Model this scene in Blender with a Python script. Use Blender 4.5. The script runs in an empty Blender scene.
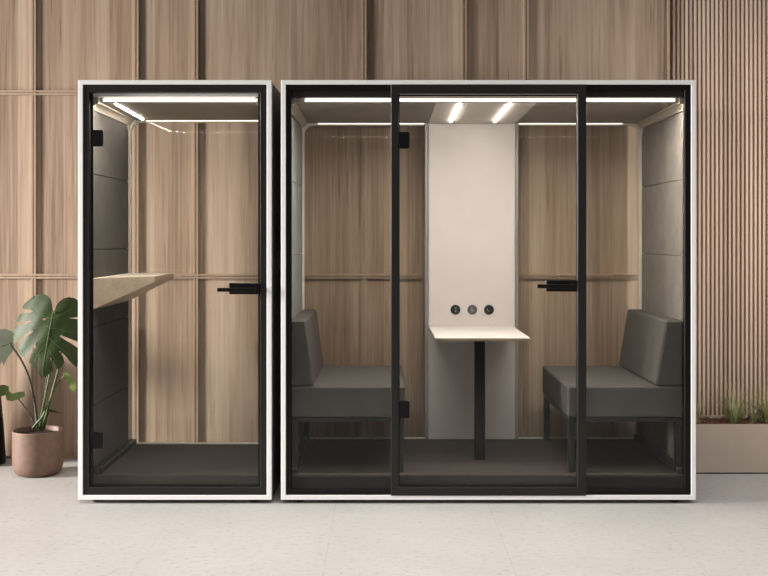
import bpy, bmesh, math, random
from mathutils import Vector, Matrix
from mathutils.geometry import delaunay_2d_cdt, intersect_point_tri_2d

random.seed(7)
S = bpy.context.scene
C = S.collection
PI = math.pi

# ------------------------------------------------------------------ camera geometry
D0, F = 5.6, 1068.0          # camera distance to the pod fronts, focal length in px
CX, CY, CZ = 384.0, 237.0, 1.4


def at(x, y, Y=0.0):
    k = (D0 + Y) / F
    return Vector(((x - CX) * k, Y, CZ - (y - CY) * k))


def wx(x, Y=0.0):
    return (x - CX) * (D0 + Y) / F


def wz(y, Y=0.0):
    return CZ - (y - CY) * (D0 + Y) / F


# ------------------------------------------------------------------ materials
MATS = {}


def newmat(name):
    m = bpy.data.materials.new(name)
    m.use_nodes = True
    nt = m.node_tree
    nt.nodes.clear()
    out = nt.nodes.new('ShaderNodeOutputMaterial')
    MATS[name] = m
    return m, nt, out


def N(nt, typ, **kw):
    n = nt.nodes.new(typ)
    for k, v in kw.items():
        setattr(n, k, v)
    return n


def setin(n, **kw):
    for k, v in kw.items():
        n.inputs[k.replace('_', ' ')].default_value = v


def math_node(nt, op, a, b=None):
    n = N(nt, 'ShaderNodeMath', operation=op)
    for i, v in enumerate((a, b)):
        if v is None:
            continue
        if isinstance(v, (int, float)):
            n.inputs[i].default_value = v
        else:
            nt.links.new(v, n.inputs[i])
    return n.outputs[0]


def ramp(nt, fac, stops):
    r = N(nt, 'ShaderNodeValToRGB')
    cr = r.color_ramp
    cr.elements[0].position, cr.elements[0].color = stops[0][0], (*stops[0][1], 1)
    cr.elements[1].position, cr.elements[1].color = stops[-1][0], (*stops[-1][1], 1)
    for p, c in stops[1:-1]:
        e = cr.elements.new(p)
        e.color = (*c, 1)
    nt.links.new(fac, r.inputs[0])
    return r.outputs[0]


def noise(nt, vec, scale, detail=4, rough=.55, mapscale=(1, 1, 1)):
    mp = N(nt, 'ShaderNodeMapping')
    mp.inputs['Scale'].default_value = mapscale
    nt.links.new(vec, mp.inputs[0])
    n = N(nt, 'ShaderNodeTexNoise')
    n.inputs['Scale'].default_value = scale
    n.inputs['Detail'].default_value = detail
    n.inputs['Roughness'].default_value = rough
    nt.links.new(mp.outputs[0], n.inputs['Vector'])
    return n.outputs['Fac']


def plain(name, col, rough=.5, spec=.4, metal=0.0, vary=.06, scale=30, bump=0.0, bscale=200, mapscale=(1, 1, 1)):
    m, nt, out = newmat(name)
    b = N(nt, 'ShaderNodeBsdfPrincipled')
    tc = N(nt, 'ShaderNodeTexCoord')
    f = noise(nt, tc.outputs['Object'], scale, mapscale=mapscale)
    lo = tuple(c * (1 - vary) for c in col)
    hi = tuple(min(1, c * (1 + vary)) for c in col)
    nt.links.new(ramp(nt, f, [(.3, lo), (.7, hi)]), b.inputs['Base Color'])
    b.inputs['Roughness'].default_value = rough
    b.inputs['Metallic'].default_value = metal
    b.inputs['Specular IOR Level'].default_value = spec
    if bump:
        g = noise(nt, tc.outputs['Object'], bscale, 3)
        bp = N(nt, 'ShaderNodeBump')
        bp.inputs['Strength'].default_value = bump
        bp.inputs['Distance'].default_value = .002
        nt.links.new(g, bp.inputs['Height'])
        nt.links.new(bp.outputs[0], b.inputs['Normal'])
    nt.links.new(b.outputs[0], out.inputs[0])
    return m


def wood(name, dark, mid, light, along='z', plank=.15, rough=.5, pvar=.32, gain=1.0, flecks=0):
    m, nt, out = newmat(name)
    b = N(nt, 'ShaderNodeBsdfPrincipled')
    tc = N(nt, 'ShaderNodeTexCoord')
    vec = tc.outputs['Object']
    if along == 'z':
        s1, s2, s3 = (6, 6, .4), (70, 70, 1.3), (17, 17, .9)
        axis = 'X'
    else:
        s1, s2, s3 = (.55, 9, 9), (1.5, 75, 75), (1.2, 26, 26)
        axis = 'Z'
    big = noise(nt, vec, 1.0, 3, .5, s1)
    fine = noise(nt, vec, 1.0, 4, .6, s2)
    med = noise(nt, vec, 1.0, 4, .65, s3)
    sep = N(nt, 'ShaderNodeSeparateXYZ')
    nt.links.new(vec, sep.inputs[0])
    fl = math_node(nt, 'FLOOR', math_node(nt, 'DIVIDE', sep.outputs[axis], plank))
    wn = N(nt, 'ShaderNodeTexWhiteNoise', noise_dimensions='1D')
    nt.links.new(fl, wn.inputs['W'])
    v = math_node(nt, 'MULTIPLY', big, .95 * gain)
    v = math_node(nt, 'ADD', v, math_node(nt, 'MULTIPLY', med, .75 * gain))
    v = math_node(nt, 'ADD', v, math_node(nt, 'MULTIPLY', fine, .85 * gain))
    v = math_node(nt, 'ADD', v, math_node(nt, 'MULTIPLY', wn.outputs['Value'], pvar))
    v = math_node(nt, 'SUBTRACT', v, (1.275 * gain + pvar / 2) - .5)
    if flecks:
        fk = noise(nt, vec, 1.0, 2, .5, (46, 46, 2.6))
        fm = N(nt, 'ShaderNodeMapRange')
        fm.inputs['From Min'].default_value = .66
        fm.inputs['From Max'].default_value = .78
        nt.links.new(fk, fm.inputs['Value'])
        v = math_node(nt, 'SUBTRACT', v, math_node(nt, 'MULTIPLY', fm.outputs[0], flecks))
    col = ramp(nt, v, [(.05, dark), (.5, mid), (.95, light)])
    nt.links.new(col, b.inputs['Base Color'])
    b.inputs['Roughness'].default_value = rough
    b.inputs['Specular IOR Level'].default_value = .25
    bp = N(nt, 'ShaderNodeBump')
    bp.inputs['Strength'].default_value = .12
    bp.inputs['Distance'].default_value = .002
    nt.links.new(fine, bp.inputs['Height'])
    nt.links.new(bp.outputs[0], b.inputs['Normal'])
    nt.links.new(b.outputs[0], out.inputs[0])
    return m


def emit(name, col, strength):
    m, nt, out = newmat(name)
    e = N(nt, 'ShaderNodeEmission')
    e.inputs[0].default_value = (*col, 1)
    e.inputs[1].default_value = strength
    nt.links.new(e.outputs[0], out.inputs[0])
    return m


def glass(name, tint, refl=1.0):
    m, nt, out = newmat(name)
    t = N(nt, 'ShaderNodeBsdfTransparent')
    t.inputs[0].default_value = (*tint, 1)
    g = N(nt, 'ShaderNodeBsdfGlossy')
    g.inputs['Roughness'].default_value = 0.0
    geo = N(nt, 'ShaderNodeNewGeometry')
    ior = math_node(nt, 'ADD', 1.45, math_node(nt, 'MULTIPLY', geo.outputs['Backfacing'], 1 / 1.45 - 1.45))
    fr = N(nt, 'ShaderNodeFresnel')
    nt.links.new(ior, fr.inputs['IOR'])
    mx = N(nt, 'ShaderNodeMixShader')
    nt.links.new(math_node(nt, 'MULTIPLY', fr.outputs[0], refl), mx.inputs[0])
    nt.links.new(t.outputs[0], mx.inputs[1])
    nt.links.new(g.outputs[0], mx.inputs[2])
    nt.links.new(mx.outputs[0], out.inputs[0])
    return m


WALLWOOD = wood('walnut_panel', (.20, .134, .092), (.375, .272, .198), (.51, .40, .308), plank=.145, gain=.95, pvar=.42, flecks=.35)
TRIMWOOD = wood('walnut_trim', (.27, .19, .137), (.38, .28, .205), (.46, .355, .27), plank=.05, pvar=.1)
SLATWOOD = wood('slat_wood', (.30, .215, .165), (.45, .335, .26), (.60, .47, .375), plank=.0272, pvar=.6, gain=.55)
DESKWOOD = wood('desk_oak', (.42, .32, .235), (.55, .43, .325), (.66, .54, .42), along='x', plank=.6, pvar=0, gain=.8, rough=.38)
DESKLIT = wood('desk_oak_lit_top', (.56, .48, .40), (.66, .58, .50), (.74, .66, .58), along='x', plank=.6, pvar=0, gain=.6)  # desk oak made lighter: lamp light on the top face painted in
WHITE = plain('white_lacquer', (.88, .88, .875), .4, vary=.01)
SIDEGREY = plain('grey_side_laminate', (.26, .24, .22), .5, vary=.03)
BLACK = plain('black_metal', (.005, .0045, .0045), .35, spec=.2, vary=.05)
DARKFRAME = plain('charcoal_metal', (.017, .0165, .0155), .35, spec=.25, vary=.05)
GASKET = plain('black_rubber', (.005, .005, .005), .7, spec=.1)
BEIGE = plain('beige_laminate', (.68, .63, .565), .5, vary=.02)
COVE = plain('tan_cove', (.36, .31, .25), .6, vary=.02)
CEIL = plain('warm_grey_ceiling', (.235, .205, .178), .55, vary=.03)
CEILLIGHT = plain('pale_ceiling_panel', (.62, .565, .51), .55, vary=.02)
CARPET = plain('dark_carpet', (.055, .047, .042), .95, spec=.05, vary=.3, scale=120, bump=.6, bscale=400)
FELT = plain('grey_felt', (.108, .099, .090), .95, spec=.05, vary=.08, scale=14, bump=.4, bscale=300)
FELTB = plain('taupe_felt', (.185, .165, .148), .95, spec=.05, vary=.10, scale=12, bump=.4, bscale=300)
FELTC = plain('sage_grey_felt', (.22, .228, .22), .95, spec=.05, vary=.1, scale=14, bump=.4, bscale=300)
PANELW = plain('off_white_felt', (.70, .645, .622), .9, spec=.1, vary=.025, scale=8, bump=.15, bscale=300)
LEATHER = plain('grey_upholstery', (.077, .071, .066), .62, spec=.25, vary=.05, scale=40, bump=.25, bscale=260)
TABLEW = plain('off_white_tabletop', (.66, .625, .59), .4, vary=.015)
PLY = plain('plywood_edge', (.48, .36, .22), .6, vary=.15, scale=60)
CHROME = plain('satin_grey_metal', (.45, .43, .41), .35, metal=.6, vary=.02)
SOCKB = plain('socket_black', (.02, .02, .018), .35, vary=.05)
SOCKG = plain('socket_grey', (.12, .11, .12), .35, vary=.05)
LED = emit('led_warm_white', (1.0, .93, .84), 3.0)
LEDD = emit('led_down_light', (1.0, .91, .81), 230.0)
LEDR = emit('led_rear_glow', (1.0, .90, .78), 4.0)
LEDS = emit('led_spot_line', (1.0, .92, .85), 42.0)
LEDB = emit('led_back_line', (1.0, .90, .78), 2.2)
GLASSF = glass('clear_glass_front', (.968, .975, .967), .42)
GLASSB = glass('clear_glass_back', (.985, .985, .98), .55)
POTM = plain('terracotta_glaze', (.155, .092, .067), .55, vary=.12, scale=30, bump=.15, bscale=90)
SOIL = plain('dark_soil', (.035, .022, .016), .95, vary=.5, scale=60, bump=.8, bscale=90)
BARK = plain('red_brown_bark', (.12, .058, .036), .9, vary=.6, scale=55, bump=.8, bscale=60)
PLANTER = plain('taupe_planter', (.42, .345, .29), .55, vary=.03, scale=10)
LEAF = plain('monstera_leaf', (.027, .043, .011), .5, spec=.2, vary=.18, scale=14)
LEAFLIT = plain('leaf_painted_sheen', (.36, .41, .31), .35, spec=.6, vary=.12, scale=14)  # sheen of the leaf turned to the light, painted as whitish base colour
LEAFN = plain('young_leaf', (.12, .17, .05), .4, vary=.12, scale=40)
RIB = plain('leaf_rib', (.10, .15, .06), .4, vary=.1)
STEM = plain('green_stem', (.05, .082, .022), .45, vary=.25, scale=25)
STEMD = plain('dark_stem', (.035, .035, .02), .45, vary=.2)
GRASSM = plain('grass_blade', (.40, .42, .19), .55, vary=.4, scale=25)
GRASSD = plain('grass_blade_deep', (.22, .25, .10), .55, vary=.5, scale=25)
DRY = plain('dry_blade', (.5, .44, .34), .6, vary=.1)
SLATBACK = plain('dark_backing', (.27, .185, .14), .8)


def floor_mat():
    m, nt, out = newmat('stone_tile')
    b = N(nt, 'ShaderNodeBsdfPrincipled')
    tc = N(nt, 'ShaderNodeTexCoord')
    vec = tc.outputs['Object']
    cloud = noise(nt, vec, 1.6, 5, .6)
    base = ramp(nt, cloud, [(.3, (.445, .428, .413)), (.7, (.50, .484, .468))])
    sp = noise(nt, vec, 26, 6, .75, (1, 1.6, 1))
    spk = ramp(nt, sp, [(.36, (.62, .585, .56)), (.46, (1, 1, 1))])
    mx = N(nt, 'ShaderNodeMix', data_type='RGBA', blend_type='MULTIPLY')
    mx.inputs[0].default_value = .62
    nt.links.new(base, mx.inputs[6])
    nt.links.new(spk, mx.inputs[7])
    sep = N(nt, 'ShaderNodeSeparateXYZ')
    nt.links.new(vec, sep.inputs[0])
    jx = math_node(nt, 'FRACT', math_node(nt, 'DIVIDE', math_node(nt, 'ADD', sep.outputs['X'], 8.255), .80))
    ax = math_node(nt, 'LESS_THAN', jx, .0035)
    jy = math_node(nt, 'FRACT', math_node(nt, 'DIVIDE', math_node(nt, 'ADD', sep.outputs['Y'], 15.9), 1.6))
    ay = math_node(nt, 'LESS_THAN', jy, .0018)
    j = math_node(nt, 'MULTIPLY', math_node(nt, 'MAXIMUM', ax, ay), .40)
    mj = N(nt, 'ShaderNodeMix', data_type='RGBA')
    nt.links.new(j, mj.inputs[0])
    nt.links.new(mx.outputs[2], mj.inputs[6])
    mj.inputs[7].default_value = (.28, .24, .21, 1)
    nt.links.new(mj.outputs[2], b.inputs['Base Color'])
    b.inputs['Roughness'].default_value = .5
    b.inputs['Specular IOR Level'].default_value = .3
    nt.links.new(b.outputs[0], out.inputs[0])
    return m


FLOORM = floor_mat()

# ------------------------------------------------------------------ mesh helpers


def bm_box(bm, x0, x1, y0, y1, z0, z1):
    vs = [bm.verts.new(p) for p in ((x0, y0, z0), (x1, y0, z0), (x1, y1, z0), (x0, y1, z0),
                                    (x0, y0, z1), (x1, y0, z1), (x1, y1, z1), (x0, y1, z1))]
    for f in ((0, 3, 2, 1), (4, 5, 6, 7), (0, 1, 5, 4), (1, 2, 6, 5), (2, 3, 7, 6), (3, 0, 4, 7)):
        bm.faces.new([vs[i] for i in f])
    return vs


def bm_hexa(bm, pts):
    vs = [bm.verts.new(p) for p in pts]
    for f in ((0, 3, 2, 1), (4, 5, 6, 7), (0, 1, 5, 4), (1, 2, 6, 5), (2, 3, 7, 6), (3, 0, 4, 7)):
        bm.faces.new([vs[i] for i in f])


def bm_prism(bm, pts, axis, a, b):
    """polygon pts (two coords) extruded along axis from a to b; axis x: pts=(y,z), y: (x,z), z: (x,y)"""
    def mk(p, t):
        return {'x': (t, p[0], p[1]), 'y': (p[0], t, p[1]), 'z': (p[0], p[1], t)}[axis]
    A = [bm.verts.new(mk(p, a)) for p in pts]
    B = [bm.verts.new(mk(p, b)) for p in pts]
    n = len(pts)
    bm.faces.new(A)
    bm.faces.new(B[::-1])
    for i in range(n):
        j = (i + 1) % n
        bm.faces.new([A[j], A[i], B[i], B[j]])


def bm_tube(bm, pts, radii, seg=8):
    pts = [Vector(p) for p in pts]
    if isinstance(radii, (int, float)):
        radii = [radii] * len(pts)
    rings = []
    up = None
    for i, p in enumerate(pts):
        d = (pts[min(i + 1, len(pts) - 1)] - pts[max(i - 1, 0)]).normalized()
        if up is None:
            up = d.orthogonal().normalized()
        u = (up - d * up.dot(d)).normalized()
        up = u
        w = d.cross(u)
        rings.append([bm.verts.new(p + (u * math.cos(2 * PI * k / seg) + w * math.sin(2 * PI * k / seg)) * radii[i]) for k in range(seg)])
    for a, b in zip(rings, rings[1:]):
        for k in range(seg):
            bm.faces.new([a[k], a[(k + 1) % seg], b[(k + 1) % seg], b[k]])
    bm.faces.new(rings[0][::-1])
    bm.faces.new(rings[-1])


def bm_lathe(bm, prof, cx=0, cy=0, seg=48, close=False):
    rings = []
    for r, z in prof:
        if r < 1e-6:
            rings.append([bm.verts.new((cx, cy, z))])
        else:
            rings.append([bm.verts.new((cx + r * math.cos(2 * PI * k / seg), cy + r * math.sin(2 * PI * k / seg), z)) for k in range(seg)])
    for a, b in zip(rings, rings[1:]):
        for k in range(seg):
            k2 = (k + 1) % seg
            q = [a[k % len(a)], a[k2 % len(a)], b[k2 % len(b)], b[k % len(b)]]
            q = list(dict.fromkeys(q))
            if len(q) > 2:
                bm.faces.new(q)


def obj(name, bm, m, parent=None, bevel=0.0, seg=2, smooth=False):
    bmesh.ops.recalc_face_normals(bm, faces=bm.faces)
    if bevel:
        bmesh.ops.bevel(bm, geom=list(bm.edges), offset=bevel, segments=seg, profile=.5, affect='EDGES', clamp_overlap=True)
    me = bpy.data.meshes.new(name)
    bm.to_mesh(me)
    bm.free()
    if smooth:
        for p in me.polygons:
            p.use_smooth = True
    for mm in (m if isinstance(m, (list, tuple)) else [m]):
        me.materials.append(mm)
    o = bpy.data.objects.new(name, me)
    C.objects.link(o)
    if parent is not None:
        o.parent = parent
        # keep world coordinates: parents are placed at a base point without rotation
        w = Vector((0, 0, 0))
        p = parent
        while p is not None:
            w += p.location
            p = p.parent
        me.transform(Matrix.Translation(-w))
    return o


def boxes(name, lst, m, parent=None, bevel=0.0, **kw):
    bm = bmesh.new()
    for b in lst:
        bm_box(bm, *b)
    return obj(name, bm, m, parent, bevel, **kw)


def tag(o, label, cat, group=None, kind=None):
    o['label'] = label
    o['category'] = cat
    if group:
        o['group'] = group
    if kind:
        o['kind'] = kind
    return o


def thing(name, loc, label, cat, group=None):
    o = bpy.data.objects.new(name, None)
    o.empty_display_size = .1
    C.objects.link(o)
    o.location = loc
    return tag(o, label, cat, group)


def struct(o):
    o['kind'] = 'structure'
    return o


def rrect(x0, x1, z0, z1, r, n=8, corners=(1, 1, 1, 1)):
    """rounded rectangle; corners = bl, br, tr, tl"""
    out = []
    for (cx, cz, a0), on in zip(((x0, z0, PI), (x1, z0, 1.5 * PI), (x1, z1, 0), (x0, z1, .5 * PI)), corners):
        if not on:
            out.append((cx, cz))
            continue
        ox = cx + (r if cx == x0 else -r)
        oz = cz + (r if cz == z0 else -r)
        for k in range(n + 1):
            a = a0 + .5 * PI * k / n
            out.append((ox + r * math.cos(a), oz + r * math.sin(a)))
    return out


def bm_ring(bm, outer, inner, y0, y1):
    """ring between two polygons with the same number of points, extruded y0..y1"""
    n = len(outer)
    fo = [bm.verts.new((p[0], y0, p[1])) for p in outer]
    fi = [bm.verts.new((p[0], y0, p[1])) for p in inner]
    bo = [bm.verts.new((p[0], y1, p[1])) for p in outer]
    bi = [bm.verts.new((p[0], y1, p[1])) for p in inner]
    for i in range(n):
        j = (i + 1) % n
        for q in ((fo[i], fo[j], fi[j], fi[i]), (bo[j], bo[i], bi[i], bi[j]), (fo[j], fo[i], bo[i], bo[j]), (fi[i], fi[j], bi[j], bi[i])):
            bm.faces.new(q)


def rect(x0, x1, z0, z1):
    return [(x0, z0), (x1, z0), (x1, z1), (x0, z1)]


def pane(name, x0, x1, z0, z1, y0, y1, m, parent):
    return boxes(name, [(x0, x1, y0, y1, z0, z1)], m, parent)


# ------------------------------------------------------------------ the room
YW = 1.166
struct(boxes('floor', [(-6, 6, -7.5, YW + .1, -.1, 0)], FLOORM))
struct(boxes('wall_back', [(-5.0, 1.805, YW, YW + .1, 0, 4.3)], WALLWOOD))
# slatted section of the back wall
bm = bmesh.new()
bm_box(bm, 1.805, 4.2, YW + .012, YW + .1, 0, 4.3)
for f in bm.faces:
    f.material_index = 1
x = 1.826
while x < 4.2:
    bm_prism(bm, [(x, YW + .012), (x + .0008, YW + .002), (x + .004, YW - .003), (x + .016, YW - .003), (x + .0192, YW + .002), (x + .020, YW + .012)], 'z', 0, 4.3)
    x += .0272
o = struct(obj('wall_slatted', bm, [SLATWOOD, SLATBACK]))

TX = [34, 136.5, 196, 364, 464, 526]
trim_n = 0
for px in TX + [-70]:
    trim_n += 1
    xc = wx(px, YW)
    bm = bmesh.new()
    bm_box(bm, xc - .016, xc - .004, YW - .013, YW, 0, 4.3)
    bm_box(bm, xc - .004, xc + .004, YW - .008, YW, 0, 4.3)
    bm_box(bm, xc + .004, xc + .016, YW - .016, YW, 0, 4.3)
    struct(obj('trim_%d' % trim_n, bm, TRIMWOOD))
for zc in (1.152, 2.312):
    trim_n += 1
    bm = bmesh.new()
    bm_box(bm, -5, 1.80, YW - .022, YW, zc + .003, zc + .015)
    bm_box(bm, -5, 1.80, YW - .010, YW, zc - .004, zc + .003)
    bm_box(bm, -5, 1.80, YW - .020, YW, zc - .015, zc - .004)
    struct(obj('trim_%d' % trim_n, bm, TRIMWOOD))
trim_n += 1
struct(boxes('trim_%d' % trim_n, [(1.795, 1.805, YW - .02, YW + .05, 0, 4.3)], TRIMWOOD))
struct(boxes('baseboard_back', [(-5, 1.795, YW - .024, YW, 0, .016)], TRIMWOOD))

# ------------------------------------------------------------------ pods
ZT, ZB = wz(80), wz(500)
ZF = .1436        # raised floor inside
ZC = 2.107        # ceiling inside


def zceil(y, YB):
    return ZC + .012 * (YB - .03 - y) / (YB - .03 - .085)


def pod_body(root, X0, X1, IL, IR, YB, felt_l, felt_r, seams, both_skirtings):
    """shell shared by both: X0..X1 outside, IL..IR inside, YB back glass plane"""
    w = .025
    # white front frame
    bm = bmesh.new()
    bm_ring(bm, rect(X0, X1, ZB, ZT), rect(X0 + w, X1 - w, ZB + w, ZT - .0235), 0, .032)
    obj('front_frame', bm, WHITE, root, .002, 1)
    yb = YB + .045
    ft = .014
    boxes('side_panel', [(X0 + .003, IL - ft, .0325, yb, ZB + .003, ZT - .003)], SIDEGREY, root)
    boxes('side_panel', [(IR + ft, X1 - .003, .0325, yb, ZB + .003, ZT - .003)], SIDEGREY, root)
    boxes('roof_panel', [(IL - ft, IR + ft, .0325, yb, ZC + .06, ZT - .003)], SIDEGREY, root)
    boxes('bottom_panel', [(IL - ft, IR + ft, .0325, yb, ZB + .003, ZB + .03)], SIDEGREY, root)
    # raised carpeted floor
    boxes('floor_deck', [(IL - ft, IR + ft, .045, yb, ZB + .03, ZF)], CARPET, root, .004, seg=1)
    # ceiling with a front edge curling up to the light strip
    bm = bmesh.new()
    prof = [(.085, ZC + .058), (.085, zceil(.085, YB)), (YB - .03, ZC), (yb, ZC), (yb, ZC + .058)]
    bm_prism(bm, prof, 'x', IL - ft, IR + ft)
    obj('ceiling_panel', bm, CEIL, root)
    # beige cove strips between ceiling and side walls
    c = .032
    for sx, xi in ((1, IL), (-1, IR)):
        bm = bmesh.new()
        prof = []
        for k in range(7):
            a = .5 * PI * k / 6
            prof.append((xi + sx * (c - c * math.cos(a)) , ZC - c + c * math.sin(a)))
        prof = [(xi - sx * .012, ZC - c)] + prof + [(xi + sx * c, ZC + .05), (xi - sx * .012, ZC + .05)]
        bm_prism(bm, prof, 'y', .05, YB + .02)
        obj('cove_strip', bm, COVE, root, smooth=False)
    # felt tiles on both side walls, the top one with a rounded rear corner
    for sx, xi, m in ((1, IL, felt_l), (-1, IR, felt_r)):
        bm = bmesh.new()
        zs = [ZF + .002] + sorted(seams) + [ZC - .036]
        g = .0022
        for a, b in zip(zs, zs[1:]):
            top = b == zs[-1]
            pts = rrect(.05, YB - .03, a + g, b - g, .07, 8, (0, 0, 1, 0)) if top else rect(.05, YB - .03, a + g, b - g)
            bm_prism(bm, pts, 'x', xi - sx * ft, xi)
        obj('acoustic_panel', bm, m, root)
        # beige post at the rear corner
        boxes('corner_post', [(min(xi - sx * ft, xi + sx * .004), max(xi - sx * ft, xi + sx * (.018 if xi > 1 else .004)), YB - .029, YB + .03, ZF, ZC - .03)], BEIGE, root, .003, seg=2)
        # dark floor skirting along the wall
        a, b = sorted((xi, xi + sx * .045))
        if sx > 0 or both_skirtings:
            boxes('skirting', [(a, b, .055, YB - .005, ZF, ZF + .034)], DARKFRAME, root, .004, seg=1)
        # slim pale post at the front of the wall
        a, b = sorted((xi - sx * ft, xi - sx * .002))
        boxes('front_post', [(a, b, .036, .049, ZB + .03, ZC + .05)], BEIGE, root)
    # rear frame with rounded top corners and glass
    r = .06
    out = rrect(IL - .006, IR + .006, ZF - .002, ZC + .01, r + .012, 8, (0, 0, 1, 1))
    inn = rrect(IL + .008, IR - .008, ZF + .006, ZC - .012, r, 8, (0, 0, 1, 1))
    bm = bmesh.new()
    bm_ring(bm, out, inn, YB, YB + .03)
    obj('rear_frame', bm, BEIGE, root)
    # feet
    for fx in (X0 + .085, X1 - .10):
        for fy in (.07, yb - .12):
            bm = bmesh.new()
            bm_lathe(bm, [(0, 0), (.026, 0), (.026, .005), (.012, .010), (.009, ZB + .004), (0, ZB + .004)], fx, fy, 20)
            obj('foot', bm, BLACK, root)


def led_strip(xa, xb, parent):
    bm = bmesh.new()
    bm_box(bm, xa, xb, .050, .076, ZC + .0095, ZC + .0245)
    for f in bm.faces:
        c = f.calc_center_median()
        f.material_index = 1 if c.y > .0755 else (2 if c.z < ZC + .010 else 0)
    boxes('strip_glare_shield', [(xa, xb, .0745, .0785, ZC + .0062, ZC + .009), (xa, xb, .047, .0499, ZC + .003, ZC + .0100)], BEIGE, parent)  # added lips that hide the over-bright underside from camera and rear glass
    return obj('light_strip', bm, [LED, LEDR, LEDD], parent)


def light_line(xa, xb, ya, yb, YB, drop, parent):
    za, zb = zceil(ya, YB) - drop, zceil(yb, YB) - drop
    bm = bmesh.new()
    bm_prism(bm, [(ya, za - .007), (yb, zb - .007), (yb, zb + .001), (ya, za + .001)], 'x', xa, xb)
    return obj('light_line', bm, LEDS, parent)


def hinge(parent, x0, x1, y0, y1, gy):
    bm = bmesh.new()
    bm_prism(bm, rrect(wx(x0), wx(x1), wz(y1), wz(y0), .010, 5, (0, 1, 1, 0)), 'y', gy - .016, gy - .001)
    return obj('hinge', bm, BLACK, parent)


def handle(parent, xa, xb, ya, yb, lx0, lx1, ly0, ly1, gy):
    boxes('handle_plate', [(wx(xa), wx(xb), gy - .016, gy - .001, wz(yb), wz(ya))], BLACK, parent, .003, seg=1)
    bm = bmesh.new()
    zc = .5 * (wz(ly0) + wz(ly1))
    hz = .5 * (wz(ly0) - wz(ly1))
    bm_box(bm, wx(lx0), wx(lx1), gy - .066, gy - .050, zc - hz, zc + hz)          # lever
    bm_box(bm, wx(lx1) - .022, wx(lx1), gy - .0655, gy - .016, zc - hz, zc + hz)      # neck
    obj('handle_lever', bm, BLACK, parent, .003, seg=2)


# ---- single booth
X0, X1 = wx(78), wx(271.5)
IL, IR, YB = -1.543, -.648, .874
booth = thing('phone_booth', ((X0 + X1) / 2, .45, 0), 'narrow single-person booth in white frame with glass door and wooden shelf desk', 'booth')
pod_body(booth, X0, X1, IL, IR, YB, FELT, FELT, [ZF + .36, .92, 1.333, 1.735], False)
boxes('lamp_lip', [(IL, IR, .047, .080, ZC + .034, ZC + .060)], WHITE, booth)
# black door frame on the front
bm = bmesh.new()
bm_ring(bm, rect(wx(83), wx(266.5), wz(495.2), wz(84.4)), rect(wx(89), wx(260), wz(487.5), wz(92)), .004, .034)
obj('door_frame', bm, DARKFRAME, booth, .0015, 1)
bm = bmesh.new()
bm_ring(bm, rect(wx(88), wx(261), wz(489), wz(91)), rect(wx(93, .0345), wx(258.2, .0345), wz(484.5, .0345), wz(93.2, .0345)), .0345, .042)
obj('gasket', bm, GASKET, booth)
door = pane('door', wx(89.6), wx(259.6), wz(487.2), wz(92.4), .014, .022, GLASSF, booth)
hinge(door, 92.3, 103, 130, 146.5, .014)
hinge(door, 92.3, 103, 432.5, 448.5, .014)
handle(door, 229, 259.3, 283, 294.3, 218.5, 257, 287.5, 291.3, .014)
pane('rear_glass', IL + .008, IR - .008, ZF + .006, ZC - .012, YB + .011, YB + .019, GLASSB, booth)
led_strip(wx(103, .05), wx(257.5, .05), booth)
light_line(-1.447, -1.438, .14, .79, YB, 0, booth)
boxes('rear_light_line', [(wx(146, YB), wx(262, YB), YB - .006, YB - .0005, ZC - .0045, ZC - .0005)], LEDB, booth)
# wedge shaped wooden shelf desk fixed to the side wall
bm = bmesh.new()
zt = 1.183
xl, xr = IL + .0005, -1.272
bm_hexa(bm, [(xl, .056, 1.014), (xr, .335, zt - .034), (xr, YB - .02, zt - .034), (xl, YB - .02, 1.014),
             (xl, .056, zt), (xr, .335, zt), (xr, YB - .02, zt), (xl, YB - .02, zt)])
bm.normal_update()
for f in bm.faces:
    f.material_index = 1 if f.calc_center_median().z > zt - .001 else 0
obj('shelf_desk', bm, [DESKWOOD, DESKLIT], booth, .003, 1)

# ---- wide meeting pod
X0, X1 = wx(281), wx(696)
IL, IR, YB = -.505, 1.597, 1.043
pod = thing('meeting_pod', ((X0 + X1) / 2, .55, 0), 'wide meeting pod in white frame with central glass door and pale rear panel', 'pod')
pod_body(pod, X0, X1, IL, IR, YB, FELTC, FELTB, [ZF + .35, .90, 1.30, 1.708], True)
# fixed black front frame: outer ring, headers and sills of the two side bays, uprights
bm = bmesh.new()
bm_ring(bm, rect(wx(285.6), wx(691.2), wz(495), wz(84.4)), rect(wx(291.4), wx(685), wz(490), wz(90)), .005, .034)
obj('outer_door_frame', bm, BLACK, pod, .0015, 1)
for xa, xb in ((291.4, 391), (586, 685)):
    boxes('header', [(wx(xa), wx(xb), .016, .034, wz(97), wz(90))], DARKFRAME, pod, .001, seg=1)
    boxes('sill_panel', [(wx(xa), wx(xb), .018, .034, wz(490), wz(477.3))], DARKFRAME, pod, .001, seg=1)
    boxes('side_glass', [(wx(xa), wx(xb), .022, .030, wz(477.3), wz(97))], GLASSF, pod)
bm = bmesh.new()
bm_ring(bm, rect(wx(391), wx(586.3), wz(495.6), wz(85)), rect(wx(398.8), wx(577.5), wz(487.5), wz(94)), -.004, .034)
obj('center_door_frame', bm, DARKFRAME, pod, .0015, 1)
bm = bmesh.new()
bm_ring(bm, rect(wx(398), wx(579), wz(489), wz(93)), rect(wx(399.6, .0345), wx(576.3, .0345), wz(484.6, .0345), wz(96.2, .0345)), .0345, .042)
obj('gasket', bm, GASKET, pod)
door = pane('door', wx(399.1), wx(577.2), wz(487.2), wz(94.3), .010, .018, GLASSF, pod)
hinge(door, 399.2, 409.5, 132, 148.5, .010)
hinge(door, 399.2, 409.5, 401, 418, .010)
handle(door, 546, 577.2, 280, 291.5, 536, 574, 283.8, 287.8, .010)
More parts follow.
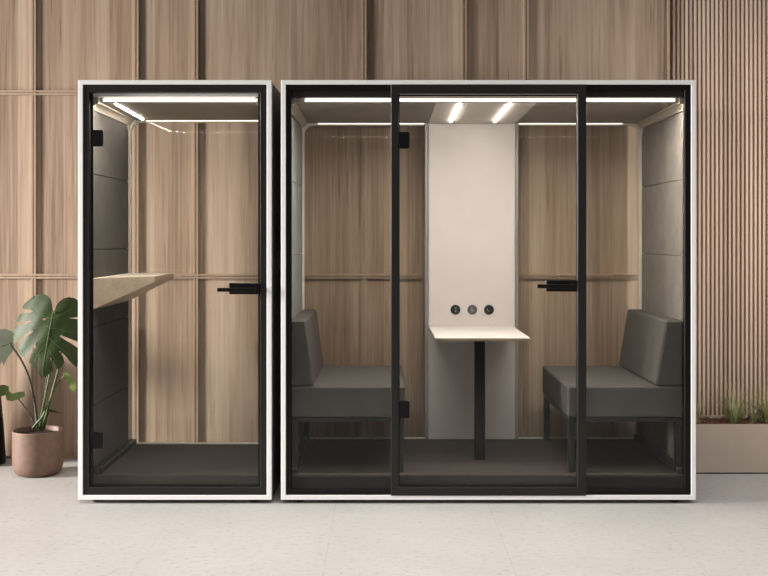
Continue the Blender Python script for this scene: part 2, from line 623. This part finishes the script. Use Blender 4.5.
# rear: two glass bays around the upholstered panel
PX0, PX1, PY = .276, .8135, 1.03
pane('rear_glass', IL + .008, PX0 - .022, ZF + .006, ZC - .012, YB + .011, YB + .019, GLASSB, pod)
pane('rear_glass', PX1 + .022, IR - .008, ZF + .006, ZC - .012, YB + .011, YB + .019, GLASSB, pod)
panel = boxes('rear_panel', [(PX0, PX1, PY, YB + .04, ZF, ZC)], PANELW, pod, .004, seg=2)
for a, b in ((PX0 - .022, PX0 - .001), (PX1 + .001, PX1 + .022)):
    boxes('panel_edge_profile', [(a, b, PY + .006, YB + .04, ZF, ZC)], CHROME, pod, .003, seg=1)
bm = bmesh.new()
bm_prism(bm, [(.090, zceil(.09, YB) + .002), (.090, zceil(.09, YB) - .004), (PY - .001, ZC - .004), (PY - .001, ZC + .002)], 'x', PX0, PX1)
obj('ceiling_inlay', bm, CEILLIGHT, pod)
led_strip(wx(305, .05), wx(675, .05), pod)
for xx in (.401, .669):
    light_line(xx + .001, xx + .011, .11, .90, YB, .004, pod)
for a, b in ((318, 424), (519, 622)):
    boxes('rear_light_line', [(wx(a, YB), wx(b, YB), YB - .006, YB - .0005, ZC - .0045, ZC - .0005)], LEDB, pod)
for i, (sx, m1) in enumerate(((.4435, SOCKB), (.5475, SOCKG), (.6515, SOCKB))):
    zc = .949
    bm = bmesh.new()
    bm_lathe(bm, [(0, 0), (.030, 0), (.0305, .004), (.027, .0065), (.024, .0062), (.021, .0015), (0, .0015)], 0, 0, 32)
    bmesh.ops.rotate(bm, verts=bm.verts, cent=(0, 0, 0), matrix=Matrix.Rotation(PI / 2, 3, 'X'))
    bmesh.ops.translate(bm, verts=bm.verts, vec=(sx, PY - .0005, zc))
    n0 = len(bm.faces)
    if i == 0:
        for dz in (-.009, .009):
            bm_box(bm, sx - .003, sx + .006, PY - .0055, PY - .0018, zc + dz - .0035, zc + dz + .0035)
    elif i == 1:
        bm_box(bm, sx - .005, sx - .001, PY - .0055, PY - .0018, zc - .008, zc + .010)
        bm_box(bm, sx - .001, sx + .007, PY - .0055, PY - .0018, zc - .008, zc - .004)
    else:
        bm_box(bm, sx - .012, sx - .007, PY - .0055, PY - .0018, zc - .007, zc + .007)
        bm_box(bm, sx - .004, sx + .002, PY - .0055, PY - .0018, zc - .012, zc - .007)
    bm.faces.ensure_lookup_table()
    for f in bm.faces[n0:]:
        f.material_index = 1
    obj('power_socket', bm, [m1, CHROME], panel)

# ---- table inside the pod
table = thing('table', (.54, .44, ZF), 'small off-white meeting table on one dark column, set against the pale panel', 'table')
bm = bmesh.new()
tx0, tx1, ty0, ty1, tz = .279, .800, .243, PY - .004, .848
bm_hexa(bm, [(tx0 + .010, ty0 + .012, tz - .019), (tx1 - .010, ty0 + .012, tz - .019), (tx1 - .010, ty1, tz - .019), (tx0 + .010, ty1, tz - .019),
             (tx0, ty0, tz - .005), (tx1, ty0, tz - .005), (tx1, ty1, tz - .005), (tx0, ty1, tz - .005)])
for f in bm.faces:
    f.material_index = 1
bm_box(bm, tx0, tx1, ty0, ty1, tz - .005, tz)
obj('tabletop', bm, [TABLEW, PLY], table, .001, 1)
boxes('leg', [(.512, .570, .415, .473, ZF, tz - .019)], BLACK, table, .006, seg=2)

# ---- benches
def bench(name_label, wall, inner, btop, bbot, sgn):
    """wall: X at the side wall, inner: X of the free edge; sgn +1 when the wall is at the larger X"""
    y0, y1 = .088, 1.0
    zs0, zs1 = .438, .605
    ztop = .955
    root = thing('bench', ((wall + inner) / 2, (y0 + y1) / 2, ZF), name_label, 'bench', 'benches inside the meeting pod')
    a, b = sorted((wall, inner))
    boxes('seat', [(a, b, y0, y1, zs0, zs1)], LEATHER, root, .012, seg=3, smooth=False)
    bm = bmesh.new()
    prof = [(wall, zs1 + .001), (bbot, zs1 + .001), (btop, ztop), (wall, ztop)]
    bm_prism(bm, prof, 'y', y0, y1)
    obj('backrest', bm, LEATHER, root, .012, 3)
    # steel frame under the seat
    t = .034
    zr0, zr1 = zs0 - .024, zs0 - .001
    boxes('seat_frame', [(a + .006, b - .006, y0 + .006, y0 + .006 + t, zr0, zr1), (a + .006, b - .006, y1 - .006 - t, y1 - .006, zr0, zr1),
                         (a + .006, a + .006 + t, y0 + .04, y1 - .04, zr0, zr1), (b - .006 - t, b - .006, y0 + .04, y1 - .04, zr0, zr1)], DARKFRAME, root)
    off = sgn * .008          # the wall-side legs stand on the skirting
    lx = (inner + sgn * .006, wall - off)
    for xx in lx:
        c0, c1 = sorted((xx, xx + sgn * t)) if xx == lx[0] else sorted((xx, xx - sgn * t))
        for yy in (y0 + .006, y1 - .006 - t):
            boxes('leg', [(c0, c1, yy, yy + t, ZF + (.034 if xx == lx[1] else 0), zr0)], DARKFRAME, root)
    return root


bench("grey upholstered bench behind the hinge side of the wide pod's door", IL + .003, .112, -.418, -.373, -1)
bench("grey upholstered bench behind the handle side of the wide pod's door", IR - .003, .978, 1.504, 1.448, 1)

# ------------------------------------------------------------------ potted monstera
PXc, PYc, PR = -2.046, .715, .1455
mon = thing('potted_monstera', (PXc, PYc, 0), 'leafy split-leaf plant in a round brown pot beside the narrow booth', 'potted plant')
bm = bmesh.new()
prof = [(0, 0), (.095, 0), (.118, .006), (.135, .022), (.1435, .05), (PR, .10), (PR, .255), (.1455, .2605), (.141, .262), (.137, .259), (.136, .23), (.135, .21), (0, .21)]
bm_lathe(bm, prof, PXc, PYc, 64)
obj('pot', bm, POTM, mon, smooth=True)
bm = bmesh.new()
rr = [(0, .236), (.05, .238), (.10, .234), (.1345, .232), (.1345, .225), (0, .225)]
bm_lathe(bm, rr, PXc, PYc, 40)
for v in bm.verts:
    v.co.z += random.uniform(-.003, .003)
obj('soil', bm, SOIL, mon, smooth=True)


def inside(p, poly):
    c = False
    n = len(poly)
    for i in range(n):
        a, b = poly[i], poly[i - 1]
        if (a[1] > p[1]) != (b[1] > p[1]) and p[0] < (b[0] - a[0]) * (p[1] - a[1]) / (b[1] - a[1]) + a[0]:
            c = not c
    return c


def leaf(name, outline, holes, place, m, rib=None, step=3.0, label=None):
    """flat outline filled with triangles, then bent into space by place(u, v)"""
    verts, edges = [], []

    def loop(poly):
        base = len(verts)
        dense = []
        for i, a in enumerate(poly):
            b = poly[(i + 1) % len(poly)]
            n = max(1, int(math.dist(a, b) / step))
            for k in range(n):
                dense.append((a[0] + (b[0] - a[0]) * k / n, a[1] + (b[1] - a[1]) * k / n))
        verts.extend(Vector(p) for p in dense)
        edges.extend((base + i, base + (i + 1) % len(dense)) for i in range(len(dense)))
    loop(outline)
    for h in holes:
        loop(h)
    xs = [p[0] for p in outline]
    ys = [p[1] for p in outline]
    u = min(xs)
    while u < max(xs):
        v = min(ys)
        while v < max(ys):
            p = (u + random.uniform(-.3, .3), v + random.uniform(-.3, .3))
            if inside(p, outline):
                verts.append(Vector(p))
            v += step
        u += step
    vo, eo, fo, _, _, _ = delaunay_2d_cdt(verts, edges, [], 0, 1e-5)
    bm = bmesh.new()
    vs = [bm.verts.new(place(p.x, p.y)) for p in vo]
    for f in fo:
        c = sum((vo[i] for i in f), Vector((0, 0))) / len(f)
        if inside(c, outline) and not any(inside(c, h) for h in holes):
            bm.faces.new([vs[i] for i in f])
    loose = [v for v in bm.verts if not v.link_faces]
    bmesh.ops.delete(bm, geom=loose, context='VERTS')
    o = obj(name, bm, m, mon, smooth=True)
    if label:
        o['label'] = label
    if rib:
        bm = bmesh.new()
        for line, r0, r1 in rib:
            pts = []
            for i in range(len(line) - 1):
                for k in range(4):
                    t = k / 4
                    pts.append((line[i][0] + (line[i + 1][0] - line[i][0]) * t, line[i][1] + (line[i + 1][1] - line[i][1]) * t))
            pts.append(line[-1])
            P = [place(*p) + Vector((0, -.0008, 0)) for p in pts]
            bm_tube(bm, P, [r0 + (r1 - r0) * i / (len(P) - 1) for i in range(len(P))], 6)
        obj('midrib', bm, RIB, o)
    return o


# big leaf facing the room, outline in leaf units
big = [(54.6, 311), (53.5, 305), (52, 300), (48.5, 296), (44, 294.3), (39.6, 294), (34, 295.6), (29, 298.5), (23, 303), (18.5, 308.3),
       (24, 309.6), (30, 309.8), (34.5, 311.2), (30, 312.8), (24, 313.4), (17.5, 314.5),
       (15, 318), (13, 322.5), (20, 322.2), (30, 320.3), (33.5, 320.8), (29, 323), (20, 325.4), (12, 327),
       (10.8, 332), (11.4, 338), (14, 343.4), (19, 340.5), (27, 333.5), (35, 329.6), (35.3, 331.3), (29, 335.5), (22, 341.5), (17.8, 346.8),
       (20, 352), (24, 355.4), (28.5, 358.3), (31, 353), (35, 347.5), (42, 340), (43.2, 341.6), (38.5, 347), (34.8, 353), (32.6, 360.5),
       (36, 364.3), (38.6, 366.5), (41, 359), (43, 352.5), (44, 353), (43, 361), (41.6, 368),
       (43, 372), (45, 375.6), (47.5, 376), (50.5, 374.6), (54, 371.6), (57, 369.3), (55.6, 362), (54, 356.5), (55.4, 356), (58, 361), (60.6, 368), (64.4, 366), (67.4, 361.6), (66, 356), (62.5, 350.5), (63.5, 349.8),
       (68.5, 355.4), (73, 362), (77, 367), (81, 364), (84, 358), (82, 350), (74, 343.6), (62.5, 335.4), (63.5, 334), (74, 339.2), (85.5, 344.6),
       (88, 336), (88, 327), (86.4, 319.6), (78, 319), (70, 317.8), (78, 317), (85.6, 315), (83, 308), (79, 302), (74.5, 298.4), (69, 297), (64, 298.4), (60, 301.4), (57.5, 305.5), (56.6, 310)]
hole1 = [(43.2, 319), (46, 317.6), (49, 318.2), (46.5, 319.8)]
hole2 = [(38.3, 342.8), (41, 340.4), (43.6, 340.2), (41.5, 342.8), (39, 343.6)]
hole3 = [(71, 327.4), (72.6, 326.6), (74, 328.8), (72.6, 329.6)]
hole4 = [(54, 357.2), (55.3, 356.6), (56, 358.6), (55, 359.3)]
hole5 = [(61.7, 350.8), (63.2, 350.1), (64, 352.2), (62.8, 352.8)]


def bigplace(u, v):
    # the blade: rolled about its midrib, tip hanging towards the room
    p = at(u, v, .66)
    a = (u - (54 - (v - 311) * .12)) / 40.0
    t = (v - 330) / 45.0
    dy = .10 * a * a - .045 * t + .03 * t * t + .0025 * math.sin(u * .33 + v * .21)
    return Vector((p.x, .60 + dy, p.z))


leaf('leaf', big, [hole1, hole2], bigplace, LEAF,
     [([(54.8, 311), (53.4, 325), (51, 340), (48.5, 358), (46.6, 374)], .0028, .0010),
      ([(54, 318), (46, 316), (36, 313.5), (28, 306)], .0013, .0006), ([(53.4, 325), (44, 327), (32, 328), (18, 330)], .0013, .0006),
      ([(52.5, 333), (44, 338), (32, 344), (23, 351)], .0013, .0006), ([(51, 342), (44, 350), (38, 361)], .0012, .0006),
      ([(54.2, 318), (62, 315), (72, 309)], .0013, .0006), ([(53.2, 327), (62, 328.5), (76, 333)], .0013, .0006), ([(52, 336), (60, 344), (73, 355)], .0013, .0006),
      ([(50.4, 346), (55, 352), (61, 362)], .0012, .0006)], label='large dark green split leaf')


def pale(u, v):
    p = at(u, v, .80)
    a = (u + 6) / 16.0
    return Vector((p.x, .82 + .05 * a * a - .02 * (v - 350) / 20 + .006 * math.sin(u * .5), p.z))


leaf('leaf', [(9, 343), (10.5, 337.5), (8, 332.5), (3, 330), (-3, 329.6), (-10, 332), (-17, 339), (-21, 349), (-20, 360), (-15, 367.5), (-6, 370), (-1, 367), (0.8, 361.5), (2.4, 366.5), (5, 359), (9, 352.5), (10.6, 347)],
     [], pale, LEAFLIT, [([(9.5, 344), (0, 347), (-10, 352), (-18, 361)], .0022, .0008)], step=2.2, label='leaf with the light it catches painted in as pale colour')


def low(u, v):
    p = at(u, v, .80)
    return Vector((p.x, .74 - .10 * (v - 391) / 6.0 + .05 * math.sin((u + 15) * .08), p.z))


leaf('leaf', [(31.5, 393), (28, 390.2), (22, 390.6), (15, 392.4), (10, 391), (6, 387.6), (0, 386.2), (-8, 387), (-15, 390.4), (-18, 395), (-10, 398), (-2, 397.6), (5, 394.8), (9, 393.8), (14, 397), (21, 397.4), (28, 395.2)],
     [], low, LEAF, None, step=1.8, label='dark low leaf seen edge on')


def young(u, v):
    p = at(u, v, .72)
    return Vector((p.x, .70 + .012 * math.sin(v * .4), p.z))


leaf('leaf', [(64.5, 372.5), (66.6, 370.4), (69, 371.4), (70.5, 374), (72.5, 375), (73.4, 378), (75.6, 380.5), (75.8, 383.5), (77.6, 386.4), (77, 389.5), (76, 393.8), (74.6, 390), (73.8, 393), (72.4, 387.6), (71, 389.5), (70.4, 383.5), (68.4, 384.5), (68.2, 379.4), (65.6, 380)],
     [], young, LEAFN, None, step=1.4, label='young drooping yellow-green leaf')


def tiny(u, v):
    p = at(u, v, .76)
    return Vector((p.x, .72 + .05 * (v - 410) / 4, p.z))


leaf('leaf', [(49.5, 409.3), (53, 407.6), (56, 408.4), (61, 413), (57, 412.4), (52, 411.4)], [], tiny, LEAF, None, step=1.4)


def stem(pts, r0, r1, m):
    P = [at(x, y, Y) for x, y, Y in pts]
    # smooth with Catmull-Rom
    out = []
    for i in range(len(P) - 1):
        p0, p1, p2, p3 = P[max(i - 1, 0)], P[i], P[i + 1], P[min(i + 2, len(P) - 1)]
        for k in range(6):
            t = k / 6
            out.append(.5 * ((2 * p1) + (p2 - p0) * t + (2 * p0 - 5 * p1 + 4 * p2 - p3) * t * t + (3 * p1 - p0 - 3 * p2 + p3) * t ** 3))
    out.append(P[-1])
    bm = bmesh.new()
    n = len(out) - 1
    bm_tube(bm, out, [r0 + (r1 - r0) * i / n for i in range(n + 1)], 8)
    return obj('stem', bm, m, mon, smooth=True)


stem([(37.5, 429, .75), (35, 405, .77), (29, 378, .79), (20, 358, .81), (9.5, 344, .82)], .0085, .006, STEMD)
stem([(40, 429, .74), (43, 408, .70), (47, 388, .68), (52, 360, .67), (54.8, 330, .66), (54.8, 311, .615)], .0085, .005, STEM)
stem([(43, 429, .75), (48, 408, .73), (54, 386, .72), (59, 366, .71), (61, 350, .72)], .0085, .006, STEM)
stem([(41, 429, .78), (42.5, 410, .79), (45, 392, .80), (47, 376, .80), (47.6, 362, .80)], .006, .004, STEMD)
stem([(44, 429, .75), (49, 405, .74), (55, 388, .73), (61, 379, .72), (66.8, 373.5, .70)], .006, .0032, STEM)
stem([(36, 429, .76), (31, 416, .77), (24, 406, .78), (18.5, 399, .78), (14, 393.5, .75)], .0045, .003, STEMD)
stem([(33, 428, .72), (38, 422, .70), (43, 416, .70), (47, 405, .71)], .009, .006, STEM)
stem([(45, 428, .75), (47, 418, .74), (50, 409.5, .725)], .003, .002, STEM)

# ------------------------------------------------------------------ black vase at the edge of the frame
bm = bmesh.new()
vx, vy = wx(5, 1.0) - .128, 1.0
bm_lathe(bm, [(0, 0), (.120, 0), (.128, .008), (.112, .25), (.090, .50), (.074, .66), (.070, .70), (.064, .70), (.066, .66), (.10, .30), (.11, .03), (0, .03)], vx, vy, 48)
tag(obj('floor_vase', bm, BLACK, smooth=True), 'black tapered floor vase by the wall, mostly cut off behind the brown pot', 'vase')

# ------------------------------------------------------------------ planter with grass
px0, px1, py0, py1, pzt = 1.72, 3.05, .706, 1.03, .2935
pl = thing('planter', ((px0 + px1) / 2, (py0 + py1) / 2, 0), 'long low taupe planter box against the slatted wall', 'planter')
t = .012
bm = bmesh.new()
bm_box(bm, px0, px1, py0, py0 + t, .008, pzt)
bm_box(bm, px0, px1, py1 - t, py1, .008, pzt)
bm_box(bm, px0, px0 + t, py0 + t, py1 - t, .008, pzt)
bm_box(bm, px1 - t, px1, py0 + t, py1 - t, .008, pzt)
bm_box(bm, px0 + t, px1 - t, py0 + t, py1 - t, .008, .03)
obj('box', bm, PLANTER, pl, .0015, 1)
boxes('base_strip', [(px0 + .012, px1 - .012, py0 + .012, py1 - .012, 0, .008)], BLACK, pl)
bm = bmesh.new()
nx, ny = 110, 22
grid = [[bm.verts.new((px0 + t + (px1 - px0 - 2 * t) * i / nx, py0 + t + (py1 - py0 - 2 * t) * j / ny, pzt - .016 + random.uniform(-.008, .008))) for j in range(ny + 1)] for i in range(nx + 1)]
for i in range(nx):
    for j in range(ny):
        bm.faces.new([grid[i][j], grid[i + 1][j], grid[i + 1][j + 1], grid[i][j + 1]])
obj('soil', bm, BARK, pl)


def tuft(cx, cy, n, h, spread, label, lean=0.0, dry=0, seed=1):
    rnd = random.Random(seed)
    bm = bmesh.new()
    z0 = pzt - .02
    for k in range(n + dry):
        isdry = k >= n
        a = rnd.uniform(0, 2 * PI)
        rr = rnd.uniform(0, .03)
        L = h * rnd.uniform(.45, 1.0)
        out = spread * rnd.uniform(.15, 1.0) * L
        if isdry:
            a, L, out = PI * 1.02, h * .85, h * .75
        bx, by = cx + rr * math.cos(a), cy + rr * math.sin(a) * .8
        w = rnd.uniform(.0013, .0026)
        side = Vector((-math.sin(a + .6), math.cos(a + .6), 0)) * w
        prev = None
        m = 6
        mi = 2 if isdry else (1 if rnd.random() < .45 else 0)
        for i in range(m + 1):
            tt = i / m
            q = Vector((bx + math.cos(a) * out * tt ** 1.35 + lean * tt * L, by + math.sin(a) * out * .8 * tt ** 1.35, z0 + L * (tt - (.5 if not isdry else .3) * min(1.0, out / L) * tt ** 2.2)))
            q.y = min(q.y, YW - .03)
            s = side * (1 - tt * .9)
            cur = (bm.verts.new(q - s), bm.verts.new(q + s))
            if prev:
                f = bm.faces.new([prev[0], prev[1], cur[1], cur[0]])
                f.material_index = mi
            prev = cur
    o = obj('grass_tuft', bm, [GRASSM, GRASSD, DRY])
    o.location = (0, 0, 0)
    return tag(o, label, 'grass', 'grass tufts in the long planter')


tuft(wx(695, .86), .86, 60, .22, .6, "green grass tuft at the planter's end, half hidden by the wide pod's frame", seed=3)
tuft(wx(734, .84), .84, 150, .36, 1.15, 'tall spiky grass tuft with one pale bent blade, standing alone in the planter', dry=1, seed=5)
tuft(wx(753, .88), .88, 90, .26, 1.4, 'loose grass tuft leaning between the tall spiky tuft and the densest tuft', lean=.22, seed=8)
tuft(wx(769, .84), .84, 160, .34, 1.1, "dense grass tuft farthest along the planter from the wide pod", seed=11)

# ------------------------------------------------------------------ light
W = bpy.data.worlds.new('World')
S.world = W
W.use_nodes = True
bg = W.node_tree.nodes['Background']
bg.inputs[0].default_value = (1.0, .97, .94, 1)
bg.inputs[1].default_value = .15


def area(name, loc, target, size, energy, col, sy=None, spread=None):
    l = bpy.data.lights.new(name, 'AREA')
    l.shape = 'RECTANGLE'
    l.size = size
    l.size_y = sy or size
    l.energy = energy
    l.color = col
    if spread:
        l.spread = math.radians(spread)
    o = bpy.data.objects.new(name, l)
    C.objects.link(o)
    o.location = loc
    d = Vector(target) - Vector(loc)
    o.rotation_euler = d.to_track_quat('-Z', 'Y').to_euler()
    return o


area('window_light', (-9.5, -1.5, 2.0), (-2.6, 1.1, .75), 1.2, 375, (1, .955, .91), 1.8, spread=75)
area('side_light', (4.6, -1.4, 1.9), (2.75, 1.1, 1.6), .8, 25, (1, .95, .90), 1.6, spread=62)
area('ceiling_light', (.6, -2.3, 4.6), (.6, -2.05, 0), 8.0, 118, (1, .965, .935), 2.4, spread=92)

# ------------------------------------------------------------------ camera and colour
cam = bpy.data.cameras.new('Camera')
cam.sensor_width = 36
cam.lens = F / 768 * 36
cam.shift_y = -(288 - CY) / 768
cam.clip_end = 60
co = bpy.data.objects.new('Camera', cam)
C.objects.link(co)
co.location = (0, -D0, CZ)
co.rotation_euler = (PI / 2, 0, 0)
S.camera = co
S.view_settings.view_transform = 'Standard'
S.view_settings.look = 'None'
S.view_settings.exposure = 0.0
try:
    S.cycles.transparent_max_bounces = 24
    S.cycles.max_bounces = 14
    S.cycles.use_denoising = True
    S.cycles.sample_clamp_indirect = 6
except Exception:
    pass
